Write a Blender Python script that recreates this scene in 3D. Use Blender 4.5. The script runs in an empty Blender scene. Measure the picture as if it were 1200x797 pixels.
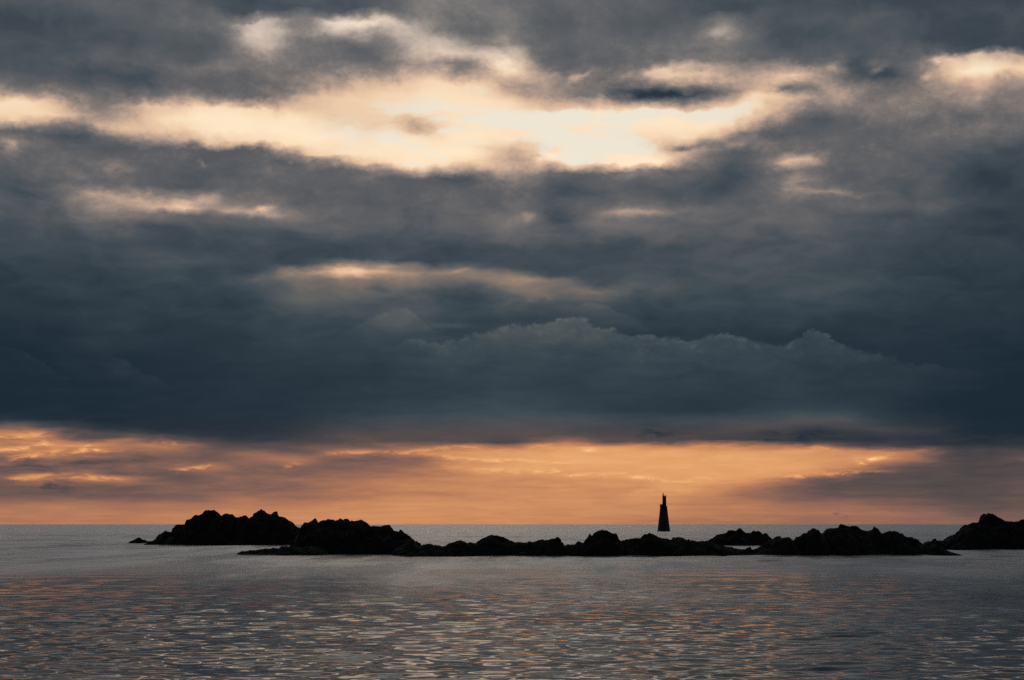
import bpy, bmesh, math, random
import numpy as np
from mathutils import Vector, noise as mn

scene = bpy.context.scene
C = scene.collection
rad, deg = math.radians, math.degrees

# ------------------------------------------------------------------ camera
PW, PH, F, HZ = 1200.0, 797.0, 2240.0, 614.5     # photo size, focal length and horizon row in its pixels
CAM_H = 2.6
PITCH = math.atan((HZ - PH / 2) / F)
cam = bpy.data.cameras.new('camera')
cam.sensor_fit = 'HORIZONTAL'
cam.sensor_width = 36.0
cam.lens = 36.0 * F / PW
cam.clip_start, cam.clip_end = 0.1, 100000
camo = bpy.data.objects.new('camera', cam)
camo.location = (0, 0, CAM_H)
camo.rotation_euler = (math.pi / 2 + PITCH, 0, 0)
C.objects.link(camo)
scene.camera = camo


def az_of(px):
    return deg(math.atan((px - PW / 2) / F))


def el_of(py):
    return deg(PITCH - math.atan((py - PH / 2) / F))


def srgb(r, g, b):
    f = lambda c: (c / 255) / 12.92 if c <= 10 else (((c / 255) + 0.055) / 1.055) ** 2.4
    return (f(r), f(g), f(b), 1)


# ------------------------------------------------------------------ render settings
vs = scene.view_settings
vs.view_transform = 'Standard'
vs.look = 'None'
vs.exposure, vs.gamma = 0.0, 1.0
vs.use_curve_mapping = False
scene.render.engine = 'CYCLES'
scene.cycles.use_denoising = False
scene.cycles.max_bounces = 5
scene.cycles.use_adaptive_sampling = True
scene.cycles.adaptive_threshold = 0.012
scene.cycles.adaptive_min_samples = 12

# ------------------------------------------------------------------ sky: dusk cloud deck
SUN_AZ, SUN_EL = -2.0, 9.0
world = bpy.data.worlds.new('World')
scene.world = world
world.use_nodes = True
NT = world.node_tree
NT.nodes.clear()


def mknodes(nt):
    """small helpers that add nodes to a tree"""
    def put(sock, v):
        if isinstance(v, bpy.types.NodeSocket):
            nt.links.new(v, sock)
        elif v is not None:
            sock.default_value = v

    def math_(op, a, b=None, c=None, clamp=False):
        n = nt.nodes.new('ShaderNodeMath')
        n.operation = op
        n.use_clamp = clamp
        put(n.inputs[0], a)
        put(n.inputs[1], b)
        put(n.inputs[2], c)
        return n.outputs[0]

    def smap(v, a, b, c=0.0, d=1.0, kind='SMOOTHSTEP'):
        n = nt.nodes.new('ShaderNodeMapRange')
        n.interpolation_type = kind
        n.clamp = True
        put(n.inputs['Value'], v)
        put(n.inputs['From Min'], a)
        put(n.inputs['From Max'], b)
        put(n.inputs['To Min'], c)
        put(n.inputs['To Max'], d)
        return n.outputs['Result']

    def fmix(f, a, b):
        n = nt.nodes.new('ShaderNodeMix')
        n.data_type = 'FLOAT'
        put(n.inputs[0], f)
        put(n.inputs[2], a)
        put(n.inputs[3], b)
        return n.outputs[0]

    def cmix(f, a, b, blend='MIX'):
        n = nt.nodes.new('ShaderNodeMix')
        n.data_type = 'RGBA'
        n.blend_type = blend
        put(n.inputs[0], f)
        put(n.inputs[6], a)
        put(n.inputs[7], b)
        return n.outputs[2]

    def ramp(v, stops, kind='LINEAR'):
        n = nt.nodes.new('ShaderNodeValToRGB')
        r = n.color_ramp
        r.interpolation = kind
        r.elements[0].position = stops[0][0]
        r.elements[0].color = stops[0][1]
        r.elements[1].position = stops[-1][0]
        r.elements[1].color = stops[-1][1]
        for p, c in stops[1:-1]:
            e = r.elements.new(p)
            e.color = c
        put(n.inputs[0], v)
        return n.outputs[0]

    def vec(x, y, z=0.0):
        n = nt.nodes.new('ShaderNodeCombineXYZ')
        put(n.inputs[0], x)
        put(n.inputs[1], y)
        put(n.inputs[2], z)
        return n.outputs[0]

    def xyz(v):
        n = nt.nodes.new('ShaderNodeSeparateXYZ')
        put(n.inputs[0], v)
        return n.outputs

    def noise(v, scale, detail=4.0, rough=0.55, dist=0.0, lac=2.0):
        n = nt.nodes.new('ShaderNodeTexNoise')
        n.noise_dimensions = '3D'
        put(n.inputs['Vector'], v)
        n.inputs['Scale'].default_value = scale
        n.inputs['Detail'].default_value = detail
        n.inputs['Roughness'].default_value = rough
        n.inputs['Lacunarity'].default_value = lac
        n.inputs['Distortion'].default_value = dist
        return n.outputs[0], n.outputs[1]
    return put, math_, smap, fmix, cmix, ramp, vec, xyz, noise


put, M, smap, fmix, cmix, ramp, vec, xyz, noise = mknodes(NT)

# cloud brightness over the sunset sector, by elevation (first number: row of the photo) and azimuth (25 columns)
CLOUD = [
    (0, '78 85 88 88 80 66 66 80 82 88 125 112 105 90 95 92 72 72 72 70 68 64 60 58 54'),
    (15, '80 85 88 85 95 72 74 78 82 92 122 115 120 88 95 92 78 68 75 70 72 68 62 62 58'),
    (30, '72 74 80 86 98 130 192 135 205 200 135 110 115 88 95 98 90 108 78 76 76 74 72 68 66'),
    (45, '68 68 72 78 84 110 198 130 160 125 185 140 122 92 92 98 98 125 82 66 80 76 68 62 64'),
    (60, '72 72 72 74 78 90 180 115 105 108 195 185 175 95 92 102 105 108 92 72 88 78 70 62 62'),
    (75, '78 76 84 86 84 92 140 108 104 104 150 115 198 112 98 105 108 110 100 88 85 95 85 66 66'),
    (85, '80 82 92 98 110 112 120 114 120 128 170 120 190 150 125 150 165 140 138 145 110 98 150 185 165'),
    (100, '80 80 75 76 96 100 104 117 160 190 205 212 168 165 150 140 155 160 160 165 125 90 158 228 200'),
    (112, '105 90 82 82 107 112 107 125 180 205 215 220 200 165 140 105 72 130 172 130 150 120 140 180 150'),
    (122, '150 115 102 105 130 150 98 165 200 210 215 222 215 190 175 165 135 185 212 160 130 130 140 165 140'),
    (135, '225 190 125 185 205 222 215 195 200 208 215 220 222 232 235 235 228 222 200 130 115 130 120 130 120'),
    (148, '215 205 150 185 222 235 232 225 205 200 198 222 222 222 225 232 228 222 150 95 100 120 100 115 120'),
    (160, '205 130 165 190 205 235 230 235 225 214 225 228 222 222 222 218 214 172 110 95 100 105 95 110 115'),
    (172, '100 85 92 140 170 200 215 225 218 228 225 222 190 222 220 215 165 155 122 108 100 100 100 110 100'),
    (182, '130 101 89 92 93 94 103 185 218 225 230 228 195 225 230 225 168 103 103 107 95 103 95 92 80'),
    (192, '100 104 96 93 97 93 100 107 160 215 225 210 175 180 200 232 160 98 130 160 98 100 93 80 70'),
    (202, '101 104 103 97 97 94 101 101 102 140 180 165 145 104 103 125 103 100 101 112 97 100 90 78 66'),
    (212, '92 102 107 94 92 92 101 101 97 97 97 90 128 90 101 102 101 94 102 112 92 92 80 66 64'),
    (225, '84 92 102 103 92 92 100 94 97 92 100 101 112 87 87 92 84 84 103 125 102 84 80 58 60'),
    (240, '87 102 150 170 165 140 125 97 94 90 100 102 103 82 102 102 87 90 97 102 101 87 85 62 58'),
    (248, '92 104 155 165 180 150 165 107 100 92 97 102 107 87 110 125 103 100 97 100 97 94 82 65 60'),
    (258, '84 95 140 125 101 95 103 98 93 92 92 101 112 89 103 103 98 93 94 93 86 82 80 60 55'),
    (275, '70 78 100 80 72 82 78 78 85 82 88 85 95 90 95 95 92 88 88 86 82 74 66 60 56'),
    (292, '66 70 72 72 66 68 68 66 66 72 72 68 72 70 72 76 74 78 80 80 76 68 64 58 56'),
    (305, '62 66 70 74 72 70 66 66 68 72 70 70 70 70 72 72 76 78 78 76 72 64 62 58 54'),
    (313, '60 62 66 70 74 70 68 72 110 130 105 88 72 70 72 72 74 76 76 74 72 64 62 58 54'),
    (321, '58 60 64 66 66 66 70 125 180 150 128 118 100 72 72 72 72 74 74 74 72 64 60 56 54'),
    (330, '56 58 62 64 66 66 90 110 118 115 110 115 130 110 80 74 76 76 72 72 70 64 60 56 54'),
    (340, '54 56 60 62 62 64 75 95 100 95 85 88 115 100 108 85 76 72 72 72 68 62 58 56 54'),
    (355, '52 54 58 60 60 60 66 85 88 80 72 70 80 82 80 68 68 68 70 68 64 58 56 54 52'),
    (375, '48 50 54 56 54 56 60 66 66 74 66 64 68 70 70 60 57 60 62 58 56 54 52 52 50'),
    (400, '42 44 50 52 50 50 56 60 60 62 64 66 68 66 64 60 60 58 54 54 52 50 48 46 46'),
    (425, '40 40 44 46 46 48 54 54 54 56 58 62 62 60 60 62 60 58 58 56 54 50 46 44 40'),
    (455, '40 40 42 42 44 48 48 50 52 54 56 58 60 58 58 58 56 54 56 54 52 50 46 42 38'),
    (480, '38 40 40 42 44 46 46 50 56 60 64 66 68 64 58 54 52 52 58 58 54 48 40 36 36'),
    (495, '48 44 42 40 42 44 46 52 62 66 70 72 76 76 72 66 72 72 72 72 66 52 44 38 36'),
    (503, '95 80 55 44 42 44 46 52 66 72 76 76 78 76 68 66 66 72 74 60 66 60 46 38 36'),
    (510, '130 120 75 60 48 46 48 58 72 78 78 76 76 78 72 70 70 66 66 56 54 58 48 40 36'),
    (517, '120 150 95 120 80 56 54 66 78 82 80 78 72 110 80 80 75 62 60 50 48 50 48 44 40'),
    (524, '115 140 155 120 122 85 82 85 92 100 120 130 130 170 165 150 140 150 130 100 75 60 52 48 44'),
    (530, '145 140 125 115 105 95 105 90 115 115 145 165 172 178 178 178 174 172 168 168 150 120 72 62 62'),
    (540, '90 105 85 85 90 95 110 125 95 95 115 150 170 180 182 182 178 178 175 165 155 130 85 72 85'),
    (548, '95 85 88 92 105 120 100 98 98 105 125 150 172 175 178 178 178 178 180 172 130 85 75 72 78'),
    (556, '85 95 100 88 92 98 100 100 105 115 130 142 160 168 165 172 178 175 168 130 90 80 75 72 78'),
    (562, '100 130 125 120 92 100 102 110 115 128 138 145 150 155 155 160 172 170 140 95 82 80 75 74 80'),
    (572, '90 88 88 92 100 105 105 110 120 130 140 145 148 150 150 155 165 140 110 85 82 80 78 76 82'),
    (582, '92 92 92 92 95 102 112 110 120 135 140 142 145 150 150 155 150 125 105 90 85 82 80 78 84'),
    (592, '115 125 122 120 122 125 128 130 140 148 150 152 152 150 148 145 140 132 122 112 108 100 85 80 86'),
    (602, '128 132 132 130 132 138 142 145 150 152 152 150 150 148 145 142 138 130 125 120 118 112 105 90 95'),
    (611, '125 128 130 130 132 138 142 145 148 150 148 146 145 142 138 132 126 122 118 112 110 108 105 98 98'),
]
AZ0 = az_of(0)                       # the described sector spans -AZ0..+AZ0


def u_of(px):
    return (az_of(px) - AZ0) / (-2 * AZ0)


tc = NT.nodes.new('ShaderNodeTexCoord')
dx, dy, dz = xyz(tc.outputs['Generated'])[:3]
AZ = M('MULTIPLY', M('ARCTAN2', dx, dy), 180 / math.pi)
ELr = M('MULTIPLY', M('ARCSINE', dz), 180 / math.pi)
EL = M('MAXIMUM', ELr, 0.0)
# cloud-field coordinates: layers crowd together towards the horizon
QY = M('MULTIPLY', M('LOGARITHM', M('ADD', EL, 1.5), math.e), 4.0)
QX = M('MULTIPLY', AZ, 0.22)
Q = vec(QX, QY, 3.7)
w1f, w1 = noise(Q, 1.0, 5.0, 0.58)
w2f, w2 = noise(Q, 3.4, 6.0, 0.60)
a1 = xyz(w1)
a2 = xyz(w2)
grow = M('ADD', M('MULTIPLY', EL, 0.072), 0.11)
wx = M('ADD', M('MULTIPLY', M('SUBTRACT', a1[0], 0.5), 1.5), M('MULTIPLY', M('SUBTRACT', a2[0], 0.5), 1.4))
wy = M('MULTIPLY', M('ADD', M('MULTIPLY', M('SUBTRACT', a1[1], 0.5), 0.7), M('MULTIPLY', M('SUBTRACT', a2[1], 0.5), 0.8)), grow)
# beyond the sunset sector the same broken layers go on, wider and at other heights
side = M('SUBTRACT', M('ABSOLUTE', AZ), -AZ0)
out = smap(side, 0.5, 9.0)
AZs = M('MULTIPLY_ADD', M('MULTIPLY', M('SIGN', AZ), M('MAXIMUM', side, 0.0)), -0.45, AZ)
AZw = M('ADD', AZs, wx)
drift, _ = noise(vec(M('MULTIPLY', AZ, 0.06), 0.0, 21.0), 1.0, 2.0, 0.5)
ELw = M('MAXIMUM', M('ADD', M('MULTIPLY', EL, M('MULTIPLY_ADD', M('MULTIPLY', M('SUBTRACT', drift, 0.42), out), 0.9, 1.0)), wy), 0.0)
U = M('DIVIDE', M('PINGPONG', M('SUBTRACT', AZw, AZ0), -2 * AZ0), -2 * AZ0)   # cloud pattern goes on round the sky

cols = [u_of(50 * i) for i in range(25)]
L = None
prev = None
for py, s in reversed(CLOUD):
    vals = [int(v) / 255 for v in s.split()]
    assert len(vals) == 25, (py, len(vals))
    # each row waits for the one before it, which keeps the shader's working memory small
    Us = U if L is None else M('MULTIPLY_ADD', L, 1e-9, U)
    r = ramp(Us, [(cols[i], (vals[i],) * 3 + (1,)) for i in range(25)], 'CARDINAL')
    if L is None:
        L = r
    else:
        L = fmix(smap(M('MULTIPLY_ADD', r, 1e-9, ELw), el_of(prev), el_of(py), kind='LINEAR'), L, r)
    prev = py
# above the described part: an even overcast that goes on to the zenith
hi_f, _ = noise(vec(M('MULTIPLY', dx, 3), M('MULTIPLY', dy, 3), M('MULTIPLY', dz, 5)), 2.2, 5.0, 0.55)
hi = smap(hi_f, 0.33, 0.67, 0.34, 0.74)
hi = M('MULTIPLY', hi, smap(U, 0.58, 0.95, 1.0, 0.42))      # the cloud is thicker to the right
L = fmix(smap(EL, el_of(25), el_of(-220)), L, hi)

# smaller clouds, rims and rifts: (column, row, half width, half height, tilt, brightness)
SCRAPS = [
    (385, 35, 45, 9, 5, 25), (585, 76, 22, 7, -20, 45), (677, 91, 15, 5, 30, 42), (790, 88, 58, 6, -4, 38), (765, 108, 60, 9, -3, -42),
    (725, 108, 40, 6, 5, -25), (655, 106, 45, 13, 0, -28), (845, 42, 20, 9, 0, 30), (985, 85, 12, 8, 0, 45), (935, 95, 25, 5, 5, 30), (925, 108, 18, 4, 0, -35),
    (1035, 87, 10, 5, 0, 50), (1040, 93, 45, 16, 0, -28), (1110, 82, 14, 7, -20, 45), (1100, 100, 9, 5, 0, 35), (1165, 98, 32, 9, -5, 25),
    (490, 150, 24, 8, -25, -30), (640, 185, 8, 6, 0, 22), (672, 188, 11, 7, 0, 24), (705, 190, 14, 6, 0, 22), (770, 192, 20, 8, 0, 26), (545, 205, 28, 10, 0, -22),
    (605, 183, 20, 9, 0, -30), (865, 205, 40, 15, 8, -18), (800, 177, 15, 5, 0, -45), (835, 170, 42, 5, 10, -32), (905, 165, 50, 11, 5, -15),
    (945, 195, 24, 5, -5, 22), (940, 214, 12, 8, 0, 22), (960, 230, 32, 4, -8, 26), (1000, 233, 40, 4, 0, 18), (640, 222, 55, 9, 0, -14), (660, 256, 20, 13, 0, -22),
    (750, 250, 52, 5, 0, 20), (620, 254, 14, 8, 0, 24), (130, 205, 26, 7, -10, 26), (5, 185, 9, 6, 0, 40), (232, 197, 7, 3, -45, 35), (212, 246, 12, 5, 0, 24), (245, 238, 13, 5, 0, 20),
    (308, 251, 12, 5, 0, 30), (335, 257, 28, 6, 0, 16), (410, 321, 18, 6, 0, 42), (340, 322, 15, 6, 0, 20), (447, 317, 12, 5, 0, 22), (540, 316, 13, 4, 0, 20),
    (445, 338, 12, 6, 0, -16), (545, 346, 42, 13, 0, -12), (530, 380, 24, 3, 0, 14), (480, 370, 40, 18, 15, 10), (960, 492, 60, 7, 0, 9), (60, 240, 40, 14, 0, -14), (760, 30, 40, 20, 0, -10),
]
bz = noise(vec(M('MULTIPLY', AZ, 0.9), M('MULTIPLY', EL, 1.8), 15.0), 1.0, 5.0, 0.58)[1]
bq = xyz(bz)
AZb = M('MULTIPLY_ADD', M('SUBTRACT', bq[0], 0.5), 1.3, AZ)
ELb = M('MULTIPLY_ADD', M('SUBTRACT', bq[1], 0.5), M('MULTIPLY', grow, 0.75), EL)
for px_, py_, rx_, ry_, tilt, dl in SCRAPS:
    mp = NT.nodes.new('ShaderNodeMapping')
    mp.vector_type = 'TEXTURE'
    put(mp.inputs['Vector'], vec(AZb, ELb, L))
    mp.inputs['Location'].default_value = (az_of(px_), el_of(py_), 0)
    mp.inputs['Rotation'].default_value = (0, 0, rad(tilt))
    mp.inputs['Scale'].default_value = (rx_ * 0.0256, ry_ * 0.0256, 1e6)
    dp = NT.nodes.new('ShaderNodeVectorMath')
    dp.operation = 'DOT_PRODUCT'
    put(dp.inputs[0], mp.outputs[0])
    put(dp.inputs[1], mp.outputs[0])
    L = M('MULTIPLY_ADD', M('POWER', 0.3679, dp.outputs['Value']), dl / 255, L)

# cumulus tops standing in the dark band: lit ragged rims that fade downwards
bil = M('ABSOLUTE', M('SUBTRACT', M('MULTIPLY', noise(vec(M('MULTIPLY', AZ, 1.25), M('MULTIPLY', EL, 1.7), 9.0), 1.0, 6.0, 0.6)[0], 2.0), 1.0))
RIDGES = [
    ([(440, 412), (480, 397), (520, 400), (545, 390), (575, 384), (600, 378), (640, 377), (668, 371), (682, 370), (700, 380), (725, 386),
      (745, 392), (765, 390), (790, 397), (810, 400), (825, 394), (850, 392), (880, 397), (905, 401), (925, 404), (940, 394), (955, 387),
      (972, 393), (990, 404), (1010, 412), (1050, 422), (1100, 430), (1160, 438)],
     [(430, 0), (520, .6), (600, .9), (680, 1), (950, .8), (1050, .45), (1150, 0)], 0.105, 0.55, 0.45),
    ([(560, 352), (600, 348), (640, 352), (670, 354), (700, 353), (720, 361), (745, 372), (770, 384)],
     [(560, 0), (600, .8), (720, 1), (750, .5), (775, 0)], 0.05, 0.35, 0.35),
    ([(380, 398), (400, 386), (440, 368), (470, 358), (488, 366), (505, 382), (530, 392)],
     [(370, 0), (420, .7), (470, 1), (505, .5), (535, 0)], 0.05, 0.5, 0.4),
    ([(0, 412), (30, 420), (60, 434), (90, 452)], [(0, .6), (40, 1), (70, .6), (95, 0)], 0.03, 0.5, 0.2),
    ([(130, 420), (160, 434), (190, 448), (210, 456)], [(110, 0), (140, 1), (180, .8), (215, 0)], 0.035, 0.5, 0.2),
]
Uu = M('DIVIDE', M('PINGPONG', M('SUBTRACT', M('ADD', AZ, M('MULTIPLY', M('SUBTRACT', a2[0], 0.5), 0.7)), AZ0), -2 * AZ0), -2 * AZ0)
bil2 = M('ABSOLUTE', M('SUBTRACT', M('MULTIPLY', noise(vec(M('MULTIPLY', AZ, 3.2), M('MULTIPLY', EL, 4.2), 2.0), 1.0, 5.0, 0.6)[0], 2.0), 1.0))
bil = M('ADD', M('MULTIPLY', bil, 0.75), M('MULTIPLY', bil2, 0.45))
for pts, amps, amp, fall, puff in RIDGES:
    Us = M('MULTIPLY_ADD', L, 1e-9, Uu)
    rr = ramp(Us, [(u_of(x), (el_of(y) / 10,) * 3 + (1,)) for x, y in pts], 'CARDINAL')
    ra = ramp(Us, [(u_of(x), (a,) * 3 + (1,)) for x, a in amps], 'EASE')
    top = M('ADD', M('MULTIPLY', rr, 10.0), M('MULTIPLY', M('SUBTRACT', bil, 0.22), puff))
    top = M('ADD', top, M('MULTIPLY', M('SUBTRACT', a2[1], 0.5), 0.35))
    d = M('SUBTRACT', top, EL)
    lit = M('MULTIPLY', M('MULTIPLY', smap(d, -0.03, 0.10), smap(bil, 0.02, 0.5, 0.45, 1.6)), M('EXPONENT', M('MULTIPLY', M('MAXIMUM', d, 0.0), -1.0 / fall)))
    dark = M('MULTIPLY', smap(d, -0.7, -0.02), M('SUBTRACT', 1.0, smap(d, -0.02, 0.06)))
    L = M('ADD', L, M('MULTIPLY', ra, M('SUBTRACT', M('MULTIPLY', lit, amp), M('MULTIPLY', dark, amp * 0.25))))

# fine billows and streaks
n3, _ = noise(vec(M('MULTIPLY', QX, 1.5), M('MULTIPLY', QY, 2.0), 1.3), 2.0, 6.0, 0.56, 0.4)
depth3 = M('MULTIPLY', M('SUBTRACT', 1.0, smap(L, 0.60, 0.82, 0.0, 0.95)), smap(EL, 3.0, 9.5, 0.17, 0.40))
L = M('MULTIPLY', L, M('MULTIPLY_ADD', M('SUBTRACT', n3, 0.5), M('MULTIPLY', depth3, 1.6), 1.0))
n4, _ = noise(vec(M('MULTIPLY', AZ, 0.55), M('MULTIPLY', EL, 3.2), 5.0), 1.2, 6.0, 0.62, 0.6)
low = M('MULTIPLY', M('SUBTRACT', 1.0, smap(EL, 2.2, 3.2)), smap(EL, 0.3, 1.0))
L = M('ADD', L, M('MULTIPLY', M('SUBTRACT', n4, 0.5), M('MULTIPLY', low, 0.12)))

puffs = M('MULTIPLY', M('SUBTRACT', bil, 0.27), M('MULTIPLY', smap(EL, el_of(290), el_of(215)), M('MULTIPLY', smap(L, 0.30, 0.45), smap(L, 0.84, 0.68))))
L = M('MULTIPLY_ADD', puffs, 0.16, L)
# the lowest clouds are mottled where the light catches them
L = M('MULTIPLY_ADD', M('SUBTRACT', n4, 0.5), M('MULTIPLY', M('MULTIPLY', smap(EL, 1.2, 1.8), smap(EL, 3.0, 2.5)), M('MULTIPLY', smap(U, 0.22, 0.0), 0.35)), L)

# thin lit wisps and dark scraps low over the horizon: (column, row, strength)
WISPS = [
    ([(0, 515, .13), (35, 512, .14), (58, 511, .10), (63, 512, 0), (67, 535, 0), (85, 531, .10), (103, 525, .20), (112, 529, .2), (122, 531, .15),
      (128, 531, 0), (178, 519, 0), (190, 518, .10), (205, 520, .06), (212, 521, 0), (375, 531, 0), (400, 530, .12), (470, 529.5, .12), (510, 526, .13),
      (545, 522, .10), (575, 520, 0), (612, 526, 0), (640, 521, .13), (655, 524, 0), (672, 526, 0), (690, 526, .10), (705, 527, 0), (945, 525, 0),
      (958, 524, .13), (985, 527, 0)], 0.045),
    ([(0, 530, .12), (30, 527, .17), (55, 521, .12), (62, 521, 0), (195, 551.5, 0), (205, 551, .14), (250, 547, .16), (255, 547, 0), (465, 529, 0),
      (510, 534, .09), (560, 537.5, .10), (640, 541, .06), (700, 542, 0), (915, 559, 0), (930, 558, .13), (960, 556, .14), (1000, 554, .12), (1030, 553, .06),
      (1048, 553, 0)], 0.04),
    ([(8, 539, 0), (22, 538, .15), (45, 536, .17), (66, 530, .12), (71, 529, 0), (330, 545, 0), (345, 546, .14), (358, 545, 0), (505, 546, 0),
      (560, 549, .08), (600, 551, .07), (650, 551, .08), (672, 557, .09), (700, 555, .06), (740, 556, .08), (770, 562, .08), (795, 566, .05), (820, 562, .07),
      (850, 560, 0), (998, 541, 0), (1008, 541, .20), (1025, 539, .24), (1040, 536, .12), (1050, 535, 0)], 0.06),
    ([(3, 564, 0), (15, 563, .12), (30, 560, .14), (60, 558, .14), (100, 558, .12), (120, 561, .14), (135, 562, .10), (156, 562, 0), (735, 577, 0),
      (750, 575, .05), (780, 574, .05), (810, 577, 0)], 0.06),
    ([(50, 569, 0), (60, 565, -.08), (80, 567, -.08), (92, 566, 0), (742, 512, 0), (756, 509, -.045), (768, 508, -.06), (780, 512, -.045), (800, 518, -.03),
      (815, 520, 0), (876, 515, 0), (900, 510, -.035), (960, 512, -.03), (985, 514, 0)], 0.16),
    ([(976, 600, 0), (981, 602, -.10), (988, 605, -.08), (993, 607, 0), (1038, 600, 0), (1044, 601, -.05), (1050, 600, 0)], 0.05),
]
n5, _ = noise(vec(M('MULTIPLY', AZ, 1.7), M('MULTIPLY', EL, 5.0), 11.0), 1.0, 6.0, 0.62, 0.8)
rag = M('ADD', M('MULTIPLY', M('SUBTRACT', n4, 0.5), 0.16), M('MULTIPLY', M('SUBTRACT', n5, 0.5), 0.30))
for pts, th in WISPS:
    Us = M('MULTIPLY_ADD', L, 1e-9, Uu)
    rr = ramp(Us, [(u_of(x), (el_of(y) / 4,) * 3 + (1,)) for x, y, q in pts])
    ra = ramp(Us, [(u_of(x), (q * 2 + 0.5,) * 3 + (1,)) for x, y, q in pts])
    d = M('DIVIDE', M('ADD', M('SUBTRACT', EL, M('MULTIPLY', rr, 4.0)), rag), th * 1.35)
    g = M('EXPONENT', M('MULTIPLY', M('MULTIPLY', d, d), -1.0))
    k = M('MULTIPLY', M('SUBTRACT', ra, 0.5), 0.5)
    L = M('MULTIPLY_ADD', g, M('MULTIPLY', k, smap(n5, 0.36, 0.62, 0.15, 1.5)), L)


def cr(stops):
    return [(l / 255, srgb(*c)) for l, c in stops]


up = ramp(L, cr([(0, (26, 36, 46)), (52, (46, 58, 68)), (75, (69, 78, 86)), (100, (101, 100, 102)), (122, (127, 119, 115)),
                 (150, (171, 149, 135)), (180, (215, 181, 154)), (205, (238, 205, 171)), (218, (246, 217, 184)), (232, (251, 228, 197)),
                 (255, (252, 234, 208))]))
mid = ramp(L, cr([(0, (14, 26, 36)), (40, (30, 44, 56)), (55, (45, 58, 68)), (70, (62, 74, 82)), (90, (88, 92, 94)), (120, (130, 115, 103)),
                  (160, (188, 150, 122)), (200, (235, 190, 150)), (255, (255, 225, 190))]))
lo = ramp(L, cr([(0, (18, 28, 38)), (38, (30, 44, 56)), (60, (62, 63, 68)), (80, (90, 78, 77)), (100, (126, 95, 86)), (130, (180, 122, 90)),
                 (150, (205, 141, 96)), (178, (227, 162, 107)), (205, (248, 188, 130)), (255, (255, 220, 175))]))
col = cmix(smap(ELw, el_of(360), el_of(265)), mid, up)
col = cmix(smap(ELw, el_of(480), el_of(515)), col, lo)
# a window of clear pale air in the broken cloud
cx_, cy_ = az_of(640), el_of(152)
ex = M('DIVIDE', M('SUBTRACT', AZw, cx_), 7.0)
ey = M('DIVIDE', M('SUBTRACT', ELw, M('MULTIPLY_ADD', M('SUBTRACT', AZw, cx_), 0.02, cy_)), 1.35)
er = M('ADD', M('MULTIPLY', ex, ex), M('MULTIPLY', ey, ey))
nw, _ = noise(vec(M('MULTIPLY', AZ, 0.32), M('MULTIPLY', EL, 1.3), 7.0), 1.0, 6.0, 0.62, 0.5)
win = M('MULTIPLY', M('MULTIPLY', smap(er, 1.25, 0.35), smap(nw, 0.62, 0.44)), smap(L, 0.76, 0.84))
col = cmix(win, col, srgb(233, 226, 211))
hic = ramp(L, cr([(0, (30, 38, 46)), (64, (66, 75, 84)), (128, (128, 127, 126)), (191, (197, 195, 189)), (255, (235, 232, 222))]))
col = cmix(smap(EL, el_of(0), el_of(-200)), cmix(smap(EL, el_of(105), el_of(45), 0.0, 0.55), col, hic), hic)

# clear air seen through the gaps
skyt = NT.nodes.new('ShaderNodeTexSky')
skyt.sky_type = 'NISHITA'
skyt.sun_disc = False
skyt.sun_elevation = rad(SUN_EL)
skyt.sun_rotation = rad(SUN_AZ)
skyt.air_density, skyt.dust_density, skyt.ozone_density = 1.0, 1.0, 1.0
gain = NT.nodes.new('ShaderNodeVectorMath')
gain.operation = 'SCALE'
NT.links.new(skyt.outputs[0], gain.inputs[0])
gain.inputs['Scale'].default_value = 0.05
col = cmix(M('MULTIPLY', smap(L, 0.80, 0.87), 0.06), col, gain.outputs[0])

# the afterglow weakens round the sky, away from the sunset
sv = NT.nodes.new('ShaderNodeVectorMath')
sv.operation = 'DOT_PRODUCT'
NT.links.new(tc.outputs['Generated'], sv.inputs[0])
sv.inputs[1].default_value = (math.sin(rad(SUN_AZ)), math.cos(rad(SUN_AZ)), 0.0)
far_dark = cmix(1.0, col, (0.26, 0.32, 0.39, 1), 'MULTIPLY')
col = cmix(smap(sv.outputs['Value'], 0.90, -0.1), col, far_dark)
bg = NT.nodes.new('ShaderNodeBackground')
NT.links.new(col, bg.inputs['Color'])
bg.inputs['Strength'].default_value = 1.0
wo = NT.nodes.new('ShaderNodeOutputWorld')
NT.links.new(bg.outputs[0], wo.inputs[0])
world.cycles.sampling_method = 'MANUAL'
world.cycles.sample_map_resolution = 512

# low sun, veiled by the cloud bank
sun = bpy.data.lights.new('sun', 'SUN')
sun.energy = 0.007
sun.angle = rad(40)
sun.color = (1.0, 0.86, 0.70)
suno = bpy.data.objects.new('sun', sun)
sd = Vector((math.sin(rad(SUN_AZ)) * math.cos(rad(SUN_EL)), math.cos(rad(SUN_AZ)) * math.cos(rad(SUN_EL)), math.sin(rad(SUN_EL))))
suno.rotation_euler = sd.to_track_quat('Z', 'Y').to_euler()
suno.location = (0, 0, 60)
C.objects.link(suno)


# ------------------------------------------------------------------ materials
def material(name):
    m = bpy.data.materials.new(name)
    m.use_nodes = True
    return m, m.node_tree, m.node_tree.nodes['Principled BSDF']


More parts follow.
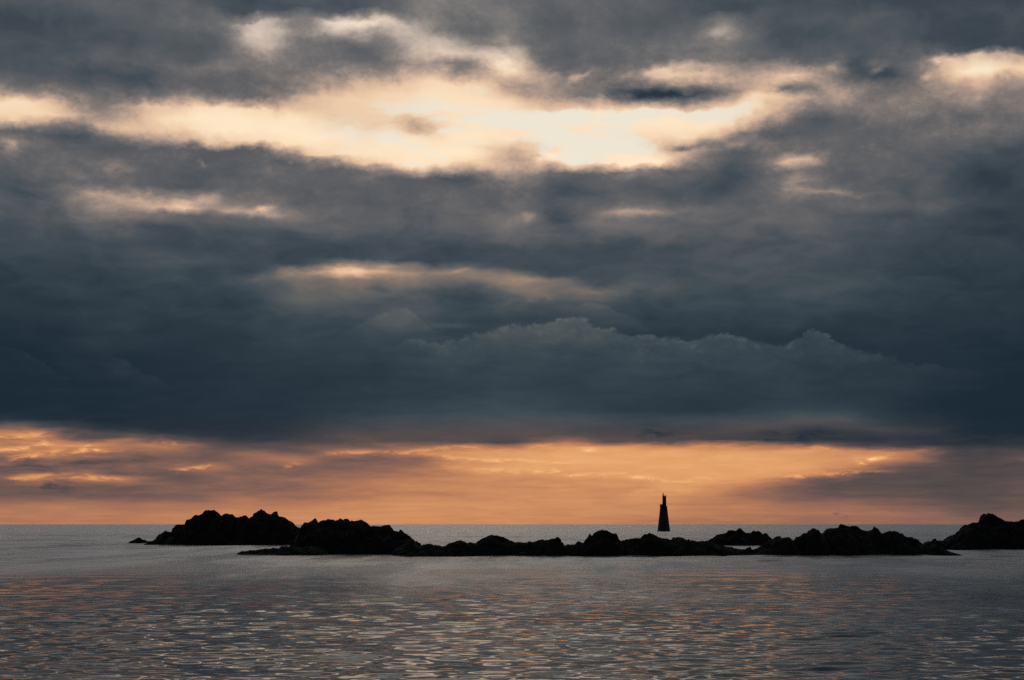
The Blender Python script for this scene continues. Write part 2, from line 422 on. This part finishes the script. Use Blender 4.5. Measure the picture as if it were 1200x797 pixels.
def water_material():
    m, nt, p = material('sea_water')
    put, M, smap, fmix, cmix, ramp, vec, xyz, noise = mknodes(nt)
    geo = nt.nodes.new('ShaderNodeNewGeometry')
    P = geo.outputs['Position']
    s = xyz(P)
    patch, _ = noise(vec(M('MULTIPLY', s[0], 0.035), M('MULTIPLY', s[1], 0.02), 0), 1.0, 4.0, 0.6)
    gust = M('MULTIPLY', smap(patch, 0.36, 0.64, 0.45, 1.25), smap(s[1], 40, 170, 1.0, 0.15, 'LINEAR'))
    _, c1 = noise(vec(M('MULTIPLY', s[0], 0.55), s[1], s[2]), 1.9, 3.0, 0.6)
    _, c2 = noise(vec(M('MULTIPLY', s[0], 0.6), s[1], s[2]), 6.5, 3.0, 0.6)
    far, _ = noise(vec(M('MULTIPLY', s[0], 0.16), M('MULTIPLY', s[1], 0.014), 4.0), 1.0, 6.0, 0.72)
    o1, o2 = xyz(c1), xyz(c2)
    def slope(i):
        a = M('MULTIPLY', M('SUBTRACT', o1[i], 0.5), 0.20)
        b = M('MULTIPLY', M('SUBTRACT', o2[i], 0.5), 0.08)
        return M('MULTIPLY', M('ADD', a, b), gust)
    n = nt.nodes.new('ShaderNodeVectorMath')
    n.operation = 'ADD'
    nt.links.new(geo.outputs['Normal'], n.inputs[0])
    nt.links.new(vec(slope(0), slope(1), 0.0), n.inputs[1])
    nn = nt.nodes.new('ShaderNodeVectorMath')
    nn.operation = 'NORMALIZE'
    nt.links.new(n.outputs[0], nn.inputs[0])
    lee = M('ADD', smap(s[1], 35, 100, 0.0, 0.11, 'LINEAR'), smap(s[1], 90, 180, 0.0, 0.11, 'LINEAR'))     # open water beyond the reef is choppier
    rough = M('ADD', smap(patch, 0.38, 0.64, 0.015, 0.11), lee)
    chop = M('MULTIPLY', M('SUBTRACT', far, 0.5), smap(s[1], 50, 220, 0.10, 1.1, 'LINEAR'))
    rough = M('MAXIMUM', M('ADD', rough, chop), smap(s[1], 50, 110, 0.02, 0.19, 'LINEAR'))
    # deep water body under a reflecting skin
    nt.nodes.remove(p)
    body = nt.nodes.new('ShaderNodeBsdfDiffuse')
    body.inputs['Color'].default_value = (0.010, 0.022, 0.028, 1)
    skin = nt.nodes.new('ShaderNodeBsdfAnisotropic')
    skin.distribution = 'MULTI_GGX'
    skin.inputs['Color'].default_value = (1, 1, 1, 1)
    nt.links.new(rough, skin.inputs['Roughness'])
    nt.links.new(nn.outputs[0], skin.inputs['Normal'])
    fr = nt.nodes.new('ShaderNodeFresnel')
    fr.inputs['IOR'].default_value = 1.333
    mix = nt.nodes.new('ShaderNodeMixShader')
    nt.links.new(fr.outputs[0], mix.inputs[0])
    nt.links.new(body.outputs[0], mix.inputs[1])
    nt.links.new(skin.outputs[0], mix.inputs[2])
    nt.links.new(mix.outputs[0], nt.nodes['Material Output'].inputs['Surface'])
    return m


def rock_material():
    m, nt, p = material('dark_wet_rock')
    put, M, smap, fmix, cmix, ramp, vec, xyz, noise = mknodes(nt)
    geo = nt.nodes.new('ShaderNodeNewGeometry')
    n1, _ = noise(geo.outputs['Position'], 0.9, 6.0, 0.6)
    n2, _ = noise(geo.outputs['Position'], 7.0, 4.0, 0.6)
    col = ramp(n1, [(0.3, (0.009, 0.009, 0.009, 1)), (0.55, (0.016, 0.015, 0.014, 1)), (0.75, (0.027, 0.024, 0.021, 1))])
    z = xyz(geo.outputs['Position'])[2]
    weed = smap(M('ADD', z, M('MULTIPLY', M('SUBTRACT', n1, 0.5), 0.8)), 0.35, 0.05)
    col = cmix(weed, col, (0.010, 0.009, 0.006, 1))
    nt.links.new(col, p.inputs['Base Color'])
    p.inputs['Roughness'].default_value = 0.8
    p.inputs['Specular IOR Level'].default_value = 0.1
    b = nt.nodes.new('ShaderNodeBump')
    b.inputs['Strength'].default_value = 0.6
    b.inputs['Distance'].default_value = 0.08
    nt.links.new(n2, b.inputs['Height'])
    nt.links.new(b.outputs[0], p.inputs['Normal'])
    return m


def plain_material(name, col, rough=0.7, metallic=0.0, wear=0.25):
    m, nt, p = material(name)
    put, M, smap, fmix, cmix, ramp, vec, xyz, noise = mknodes(nt)
    geo = nt.nodes.new('ShaderNodeNewGeometry')
    n1, _ = noise(geo.outputs['Position'], 1.4, 6.0, 0.65)
    a = tuple(c * (1 - wear) for c in col) + (1,)
    b = tuple(min(1, c * (1 + wear)) for c in col) + (1,)
    nt.links.new(ramp(n1, [(0.3, a), (0.7, b)]), p.inputs['Base Color'])
    p.inputs['Roughness'].default_value = rough
    p.inputs['Metallic'].default_value = metallic
    return m


MW = water_material()
MR = rock_material()


def mesh_obj(name, verts, faces, mat, parent=None, smooth=False):
    me = bpy.data.meshes.new(name)
    me.from_pydata(verts, [], faces)
    me.validate()
    me.materials.append(mat)
    if smooth:
        me.polygons.foreach_set('use_smooth', [True] * len(me.polygons))
    me.update()
    o = bpy.data.objects.new(name, me)
    C.objects.link(o)
    if parent is not None:
        o.parent = parent
    return o


# ------------------------------------------------------------------ sea
def build_sea():
    rng = np.random.default_rng(4)
    r = np.concatenate([np.geomspace(1.5, 24, 45)[:-1], 24 * np.exp(np.arange(0, math.log(700 / 24), 0.0037)),
                        np.geomspace(702, 60000, 130)])
    dense = np.radians(np.linspace(-19, 19, 460))
    rest = np.radians(np.linspace(19, 341, 90))[1:-1]
    a = np.concatenate([dense, rest])
    R, A = np.meshgrid(r, a, indexing='ij')
    X, Y = R * np.sin(A), R * np.cos(A)
    dr = np.gradient(r)[:, None] * np.ones_like(A)
    da = np.gradient(np.concatenate([a, [a[0] + 2 * math.pi]]))[:-1]
    ds = np.maximum(dr, R * da[None, :])
    # slow gust pattern that makes some water rougher
    g = np.zeros_like(X)
    for k in range(14):
        th = rng.uniform(0, math.pi)
        lam = rng.uniform(14, 90)
        g += np.sin((X * math.cos(th) * 0.6 + Y * math.sin(th)) * 2 * math.pi / lam + rng.uniform(0, 6.28))
    g = 1.0 + 0.45 * np.clip(g / 3.0, -1, 1)
    Z = np.zeros_like(X)
    near = r < 720
    Xn, Yn, dn = X[near], Y[near], ds[near]
    open_sea = np.clip((R[near] - 55) / 110, 0, 1)
    N = 80
    for k in range(N + 50):
        if k < N:                                         # ripples
            lam = math.exp(rng.uniform(math.log(0.33), math.log(1.6)))
        else:                                             # chop that dies out in the lee of the reef
            lam = math.exp(rng.uniform(math.log(1.4), math.log(8.0)))
        th = rng.normal(-math.pi / 2 + 0.10, 0.42)        # mostly running towards the shore
        s = 0.061 * math.sqrt(2.0 / N) * rng.uniform(0.6, 1.4) * (min(1.0, 1.1 / lam) if k < N else 1.0)
        amp = s * lam / (2 * math.pi)
        fade = np.clip(lam / dn / 2.6 - 0.6, 0, 1)
        ph = (Xn * math.cos(th) + Yn * math.sin(th)) * 2 * math.pi / lam + rng.uniform(0, 6.28)
        if k >= N:
            fade = fade * open_sea
        Z[near] += amp * fade * np.sin(ph)
    Z *= g
    nr, na = X.shape
    co = np.stack([X, Y, Z], -1).reshape(-1, 3).astype(np.float32)
    i = np.arange(nr - 1)[:, None] * na
    j = np.arange(na)[None, :]
    j2 = (j + 1) % na
    quads = np.stack([i + j, i + na + j, i + na + j2, i + j2], -1).reshape(-1, 4)
    cap = np.arange(na)
    me = bpy.data.meshes.new('sea')
    nq = len(quads)
    me.vertices.add(len(co))
    me.vertices.foreach_set('co', co.ravel())
    me.loops.add(nq * 4 + na)
    me.loops.foreach_set('vertex_index', np.concatenate([quads.ravel(), cap[::-1]]).astype(np.int32))
    me.polygons.add(nq + 1)
    me.polygons.foreach_set('loop_start', np.arange(0, nq * 4 + 1, 4, dtype=np.int32))
    me.polygons.foreach_set('use_smooth', np.ones(nq + 1, dtype=bool))
    me.update(calc_edges=True)
    # faces must look up
    if me.polygons[nq // 2].normal.z < 0:
        me.flip_normals()
    me.materials.append(MW)
    o = bpy.data.objects.new('sea', me)
    C.objects.link(o)
    o['kind'] = 'structure'
    o['label'] = 'grey blue rippled sea reaching to the horizon'
    return o


build_sea()


# ------------------------------------------------------------------ rocks
def dist_of(py):
    """distance of a point on the water seen at this row of the photo"""
    return CAM_H / math.tan(-rad(el_of(py)))


def rock(name, label, category, group, prof, base, depth, seed, rough=0.16, back=0.0):
    """prof: skyline of the rock (photo columns, rows); base: row of its waterline; depth: metres front to back"""
    D0 = dist_of(base)
    Dr = D0 + depth * 0.45                       # the crest stands behind the front waterline
    xs = np.array([(x - PW / 2) / F * Dr for x, y in prof])
    zs = np.array([max(CAM_H + (HZ - y) / F * Dr, -0.35) for x, y in prof])
    step = 0.00030 * D0 * 2.2
    nx = max(12, int((xs[-1] - xs[0]) / step))
    ny = max(14, min(60, int(depth / (step * 1.6))))
    X = np.linspace(xs[0], xs[-1], nx)
    Hh = np.interp(X, xs, zs)
    zmax = max(zs)
    ox, oy = X.mean(), Dr
    verts = []
    for j in range(ny + 1):
        t = -1 + 2 * j / ny
        for i in range(nx):
            x = X[i]
            # plan outline: narrower towards the ends, ragged
            e = min(1.0, (i + 0.5) / nx * 6, (nx - i - 0.5) / nx * 6)
            wv = mn.noise(Vector((x * 0.22, seed * 3.1, 0.5))) * 0.28
            half = depth * 0.5 * (0.45 + 0.55 * math.sqrt(e)) * (1 + wv)
            sway = mn.noise(Vector((x * 0.15, seed * 1.7, 4.2))) * depth * 0.12
            y = Dr + sway + t * half * (0.92 if t < 0 else 1.0)
            tt = abs(t)
            sec = (1 - tt ** 2.0) ** 0.75 if tt < 1 else 0.0
            h = Hh[i] + 0.45
            p = Vector((x, y, 0))
            # stepped ledges and blocks
            v1 = mn.noise(Vector((x * 0.55 + seed, y * 0.5, seed * 0.3)))
            v2 = mn.noise(Vector((x * 1.7, y * 1.5 + seed, 2.0)))
            d, _ = mn.voronoi(Vector((x * 0.75 + seed * 2.0, y * 0.6, h * 0.3)))
            blk = (d[1] - d[0])
            crest = math.exp(-(t / 0.16) ** 2)        # keeps the traced skyline
            z = h * sec * (1 + (v1 * 0.34 + (blk - 0.35) * 0.30) * (1 - crest)) - 0.45
            z += (v2 * rough + (min(blk, 0.5) - 0.25) * rough * 1.6) * (0.4 + 0.6 * (1 - crest)) * min(1.0, h)
            z += ((mn.cell(Vector((x * 0.75 + v2 * 0.3, y * 0.6, seed))) - 0.5) * 1.5 + (mn.cell(Vector((x * 1.9 + v2 * 0.4, y * 1.4, seed + 7))) - 0.5)) * rough * (1.1 - 0.55 * crest) * min(1.0, h * sec)
            if tt > 0.97:
                z = -1.2
            # crags lean and undercut a little
            off = mn.noise_vector(Vector((x * 0.9, y * 0.9, z * 1.3 + seed)))
            verts.append((x + off.x * rough * 0.9 * min(1, h) - ox, y + off.y * rough * 1.4 - oy, z))
    faces = []
    for j in range(ny):
        for i in range(nx - 1):
            a = j * nx + i
            faces.append((a, a + 1, a + nx + 1, a + nx))
    # close the ends and the underside below the water
    n0 = len(verts)
    for j in range(ny + 1):
        for i in (0, nx - 1):
            vx, vy, vz = verts[j * nx + i]
            verts.append((vx, vy, -1.6))
    for j in range(ny):
        a, b = j * nx, (j + 1) * nx
        faces.append((a, b, n0 + 2 * (j + 1), n0 + 2 * j))
        a, b = j * nx + nx - 1, (j + 1) * nx + nx - 1
        faces.append((b, a, n0 + 2 * j + 1, n0 + 2 * (j + 1) + 1))
    o = mesh_obj(name, verts, faces, MR)
    o.location = (ox, oy, 0)
    o['label'] = label
    o['category'] = category
    o['group'] = group
    return o


def T1(l):
    return [(140 + x / 3.3333, 580 + y / 3.3333) for x, y in l]


def T2(l):
    return [(480 + x / 3.3333, 580 + y / 3.3333) for x, y in l]


def T3(l):
    return [(820 + x / 3.1579, 580 + y / 3.1579) for x, y in l]


G1, G2 = 'rock islets', 'rocks of the low reef'
rock('rock_islet', 'twin-humped craggy black rock islet, largest on the left, low tail towards open water', 'rock', G1,
     T1([(112, 192), (118, 178), (140, 175), (165, 158), (195, 145), (208, 147), (214, 131), (240, 112), (263, 109), (268, 104), (285, 90),
         (300, 82), (328, 73), (336, 64), (345, 58), (385, 65), (398, 76), (410, 74), (425, 69), (440, 78), (458, 92), (464, 97), (470, 84), (488, 82),
         (510, 85), (522, 84), (526, 70), (555, 62), (566, 62), (572, 71), (600, 69), (615, 70), (624, 84), (650, 85), (660, 94), (675, 100),
         (690, 115), (705, 126), (740, 140), (780, 170), (800, 195)]), 639.0, 11.0, 1.0)
rock('boulder', 'small low black boulder at the far left, by the tail of the twin-humped islet', 'boulder', G1,
     T1([(36, 192), (48, 178), (62, 172), (84, 168), (100, 173), (115, 180), (124, 192)]), 636.8, 3.0, 2.0, 0.08)
rock('rock_islet', 'flat-topped black rock mass with broken right end, just right of the twin-humped islet', 'rock', G1,
     T1([(640, 215), (680, 190), (705, 140), (718, 126), (732, 113), (750, 104), (768, 92), (774, 95), (781, 103), (788, 96), (798, 91), (830, 92), (848, 90),
         (865, 86), (876, 92), (890, 98), (905, 103), (925, 105), (933, 98), (948, 97), (970, 108), (978, 118), (990, 121), (1005, 116), (1020, 115),
         (1060, 112), (1068, 118), (1071, 131), (1090, 134), (1110, 135), (1128, 147), (1140, 170), (1152, 176), (1165, 186), (1185, 196),
         (1205, 210), (1220, 225)]), 650.0, 9.0, 3.0)
rock('rock_ledge', 'thin low black ledge at the waterline in front of the twin-humped islet', 'ledge', G1,
     T1([(455, 237), (468, 229), (482, 221), (505, 219), (520, 215), (545, 214), (562, 208), (590, 206), (605, 203), (622, 206), (640, 201), (665, 198),
         (700, 200), (740, 195), (780, 200), (800, 212), (830, 235)]), 651.0, 6.0, 4.0, 0.07)
rock('reef_rock', 'low black reef rock with a shallow saddle, beside the flat-topped rock mass', 'rock', G2,
     T2([(-60, 215), (-30, 200), (0, 182), (18, 180), (40, 195), (60, 192), (80, 194), (105, 190), (130, 195), (150, 190), (170, 184), (185, 181), (202, 178), (225, 183),
         (250, 184), (275, 196), (300, 225)]), 652.0, 7.0, 5.0, 0.09)
rock('reef_rock', 'smooth domed black rock in the middle of the low reef', 'rock', G2,
     T2([(225, 220), (245, 195), (262, 181), (280, 172), (292, 167), (315, 162), (340, 158), (362, 160), (382, 166), (400, 177), (425, 190), (450, 215)]), 652.0, 6.0, 6.0, 0.09)
rock('reef_rock', 'long low black reef rock between the dome and the tall boulder', 'rock', G2,
     T2([(385, 215), (405, 182), (430, 178), (455, 181), (480, 181), (495, 175), (510, 171), (525, 175), (540, 172), (560, 172), (580, 176), (592, 184),
         (606, 190), (630, 187), (650, 184), (675, 182), (700, 190), (730, 218)]), 652.0, 6.0, 7.0, 0.10)
rock('boulder', 'tall rounded black boulder rising from the reef left of the beacon', 'boulder', G2,
     T2([(660, 220), (676, 190), (692, 174), (700, 160), (712, 153), (728, 144), (742, 139), (752, 133), (764, 132), (780, 138), (792, 143), (802, 142),
         (810, 152), (815, 168), (828, 185), (850, 220)]), 652.2, 4.5, 8.0, 0.12)
rock('reef_rock', 'long black reef rock with a small crest, directly in front of the beacon', 'rock', G2,
     T2([(790, 220), (812, 182), (830, 172), (850, 171), (868, 168), (885, 166), (900, 168), (912, 160), (930, 152), (945, 154), (962, 163), (985, 165), (1003, 164), (1015, 169),
         (1040, 172), (1062, 170), (1080, 176), (1105, 178), (1130, 181), (1155, 182), (1180, 186), (1210, 195), (1245, 220)]), 652.0, 6.5, 9.0, 0.10)
rock('reef_rock', 'ragged two-crested black rock standing behind the reef, right of the beacon', 'rock', G2,
     T3([(-20, 192), (0, 176), (20, 170), (40, 160), (50, 150), (66, 142), (90, 136), (110, 128), (132, 129), (150, 124), (157, 133), (167, 139), (185, 134), (202, 132),
         (225, 139), (242, 137), (250, 147), (258, 158), (272, 170), (290, 190)]), 639.6, 6.0, 10.0, 0.14)
rock('rock_ledge', 'thin low black ledge at the waterline below the ragged two-crested rock', 'ledge', G2,
     T3([(-70, 222), (-30, 200), (0, 185), (40, 182), (80, 184), (112, 190), (125, 198), (160, 202), (190, 200), (205, 192), (225, 180), (255, 168), (285, 160), (312, 163),
         (335, 162), (350, 170), (375, 195), (395, 222)]), 651.6, 5.5, 11.0, 0.07)
rock('reef_rock', 'squat black block with sloping top beside the broad hump of the reef', 'rock', G2,
     T3([(325, 220), (340, 175), (352, 158), (365, 150), (374, 138), (386, 133), (405, 130), (418, 127), (432, 125), (440, 130), (448, 138), (456, 150),
         (475, 185), (490, 220)]), 651.4, 5.0, 12.0, 0.12)
rock('reef_rock', 'broad humped black rock, largest of the reef, near its right end', 'rock', G2,
     T3([(425, 220), (445, 160), (455, 141), (462, 128), (472, 121), (490, 116), (510, 113), (532, 114), (552, 112), (562, 119), (580, 122), (605, 127), (622, 127), (640, 130),
         (655, 138), (670, 142), (685, 136), (702, 134), (720, 137), (736, 140), (748, 149), (762, 155), (782, 157), (800, 160), (812, 168), (820, 186), (826, 222)]), 651.2, 8.0, 13.0, 0.13)
rock('boulder', 'small low black boulder tapering off at the right tip of the reef', 'boulder', G2,
     T3([(806, 224), (826, 200), (838, 192), (856, 190), (874, 189), (888, 196), (902, 201), (915, 208), (932, 213), (950, 218), (970, 226)]), 651.0, 4.0, 14.0, 0.08)
rock('rock_islet', 'black rock islet with a sharp peak at the right edge of the view', 'rock', G1,
     T3([(790, 200), (812, 180), (832, 170), (860, 167), (880, 165), (905, 158), (930, 152), (950, 147), (958, 138), (966, 128), (975, 116), (986, 105), (1005, 99), (1030, 95), (1040, 86),
         (1050, 76), (1062, 74), (1068, 68), (1076, 67), (1084, 76), (1098, 80), (1110, 85), (1120, 94), (1135, 98), (1150, 100), (1172, 98), (1200, 101), (1240, 108), (1290, 122),
         (1330, 150), (1370, 185), (1390, 205)]), 644.5, 10.0, 15.0, 0.11)


# ------------------------------------------------------------------ beacon
def ring(n, r, z, cx=0.0, cy=0.0):
    return [(cx + r * math.cos(2 * math.pi * (k + .5) / n), cy + r * math.sin(2 * math.pi * (k + .5) / n), z) for k in range(n)]


def lathe(name, prof, mat, parent, n=20, cx=0.0, cy=0.0, smooth=False):
    verts, faces = [], []
    for r, z in prof:
        verts += ring(n, max(r, 0.002), z, cx, cy)
    for q in range(len(prof) - 1):
        for k in range(n):
            a, b = q * n + k, q * n + (k + 1) % n
            faces.append((a, b, b + n, a + n))
    faces.append(tuple(range(n))[::-1])
    faces.append(tuple(range((len(prof) - 1) * n, len(prof) * n)))
    return mesh_obj(name, verts, faces, mat, parent, smooth)


def bars(name, segs, r, mat, parent, n=6):
    """one mesh of round bars"""
    verts, faces = [], []
    for a, b in segs:
        a, b = Vector(a), Vector(b)
        d = (b - a).normalized()
        s = d.orthogonal().normalized()
        t = d.cross(s)
        i0 = len(verts)
        for p in (a, b):
            for k in range(n):
                an = 2 * math.pi * k / n
                verts.append(tuple(p + s * math.cos(an) * r + t * math.sin(an) * r))
        for k in range(n):
            faces.append((i0 + k, i0 + (k + 1) % n, i0 + n + (k + 1) % n, i0 + n + k))
        faces.append(tuple(i0 + k for k in range(n))[::-1])
        faces.append(tuple(i0 + n + k for k in range(n)))
    return mesh_obj(name, verts, faces, mat, parent)


def build_beacon():
    px, base = 777.0, 622.6
    D = dist_of(base)
    s = D / F                                     # metres per photo pixel at the beacon
    root = bpy.data.objects.new('beacon_tower', None)
    C.objects.link(root)
    root.location = ((px - PW / 2) * s, D, 0)
    root['label'] = 'dark tapering beacon tower with slim turret standing in the sea beyond the reef'
    root['category'] = 'beacon'
    dark = plain_material('dark_painted_masonry', (0.022, 0.030, 0.030))
    red = plain_material('dark_red_paint', (0.075, 0.018, 0.014))
    iron = plain_material('dark_iron', (0.03, 0.03, 0.03), 0.55, 0.4)
    H = lambda y: (base - y) * s
    lathe('plinth', [(7.7 * s, -3.0), (7.7 * s, 0.25), (7.3 * s, 0.45), (7.3 * s, 0.5)], dark, root, 24)
    lathe('lower_tower', [(7.2 * s, 0.4), (5.35 * s, H(605.5))], dark, root, 24)
    lathe('upper_tower', [(5.34 * s, H(605.5) + 0.003), (4.15 * s, H(594.5))], red, root, 24)
    gal = lathe('gallery', [(4.0 * s, H(594.5) - 0.05), (4.5 * s, H(594.2)), (4.5 * s, H(593.6)), (4.3 * s, H(593.5))], dark, root, 24)
    # parapet: higher on the left (landward) side
    pv, pf = [], []
    n = 14
    for k in range(n + 1):
        an = math.radians(100 + 170 * k / n)
        for rr, zz in ((4.25 * s, H(593.55)), (4.25 * s, H(591.2)), (3.75 * s, H(591.2)), (3.75 * s, H(593.55))):
            pv.append((rr * math.cos(an), rr * math.sin(an), zz))
    for k in range(n):
        for q in range(4):
            pf.append((k * 4 + q, k * 4 + (q + 1) % 4, k * 4 + 4 + (q + 1) % 4, k * 4 + 4 + q))
    pf += [(3, 2, 1, 0), (n * 4, n * 4 + 1, n * 4 + 2, n * 4 + 3)]
    mesh_obj('parapet', pv, pf, red, root)
    cx = 0.9 * s
    tur = lathe('turret', [(2.35 * s, H(594)), (2.2 * s, H(582.4)), (2.45 * s, H(582.3)), (2.45 * s, H(581.7)), (2.2 * s, H(581.6))], dark, root, 16, cx)
    # lantern on its post, set to the left of the turret top
    lx = cx - 1.2 * s
    lathe('lantern_post', [(0.35 * s, H(581.65)), (0.35 * s, H(580.4))], iron, root, 10, lx)
    lan = lathe('lantern', [(0.62 * s, H(580.4)), (0.62 * s, H(578.9)), (0.35 * s, H(578.5)), (0.1 * s, H(578.0))], iron, root, 12, lx)
    rail = []
    top = H(580.6)
    ps = []
    for k in range(10):
        an = 2 * math.pi * k / 10
        p = (cx + 2.3 * s * math.cos(an), 2.3 * s * math.sin(an))
        ps.append(p)
        rail.append(((p[0], p[1], H(581.65)), (p[0], p[1], top)))
    for k in range(10):
        a, b = ps[k], ps[(k + 1) % 10]
        rail.append(((a[0], a[1], top), (b[0], b[1], top)))
    bars('railing', rail, 0.03, iron, root)
    # ladder up the side that faces the shore
    lad = []
    z0, z1 = 0.6, H(594.0)
    r0, r1 = 7.2 * s + 0.12, 4.2 * s + 0.15
    for sx in (-0.25, 0.25):
        lad.append(((sx, -r0, z0), (sx, -r1, z1)))
    nn = 34
    for k in range(nn):
        t = (k + .5) / nn
        lad.append(((-0.25, -(r0 + (r1 - r0) * t), z0 + (z1 - z0) * t), (0.25, -(r0 + (r1 - r0) * t), z0 + (z1 - z0) * t)))
    bars('ladder', lad, 0.025, iron, root)
    # turret door
    d = 2.3 * s
    mesh_obj('door', [(cx + x, -d * (1.0 if y < 0 else 0.8), z) for z in (H(593.4), H(587.2)) for x, y in ((-.4, -1), (.4, -1), (.4, 1), (-.4, 1))],
             [(0, 1, 5, 4), (1, 2, 6, 5), (2, 3, 7, 6), (3, 0, 4, 7), (3, 2, 1, 0), (4, 5, 6, 7)], iron, root)


build_beacon()
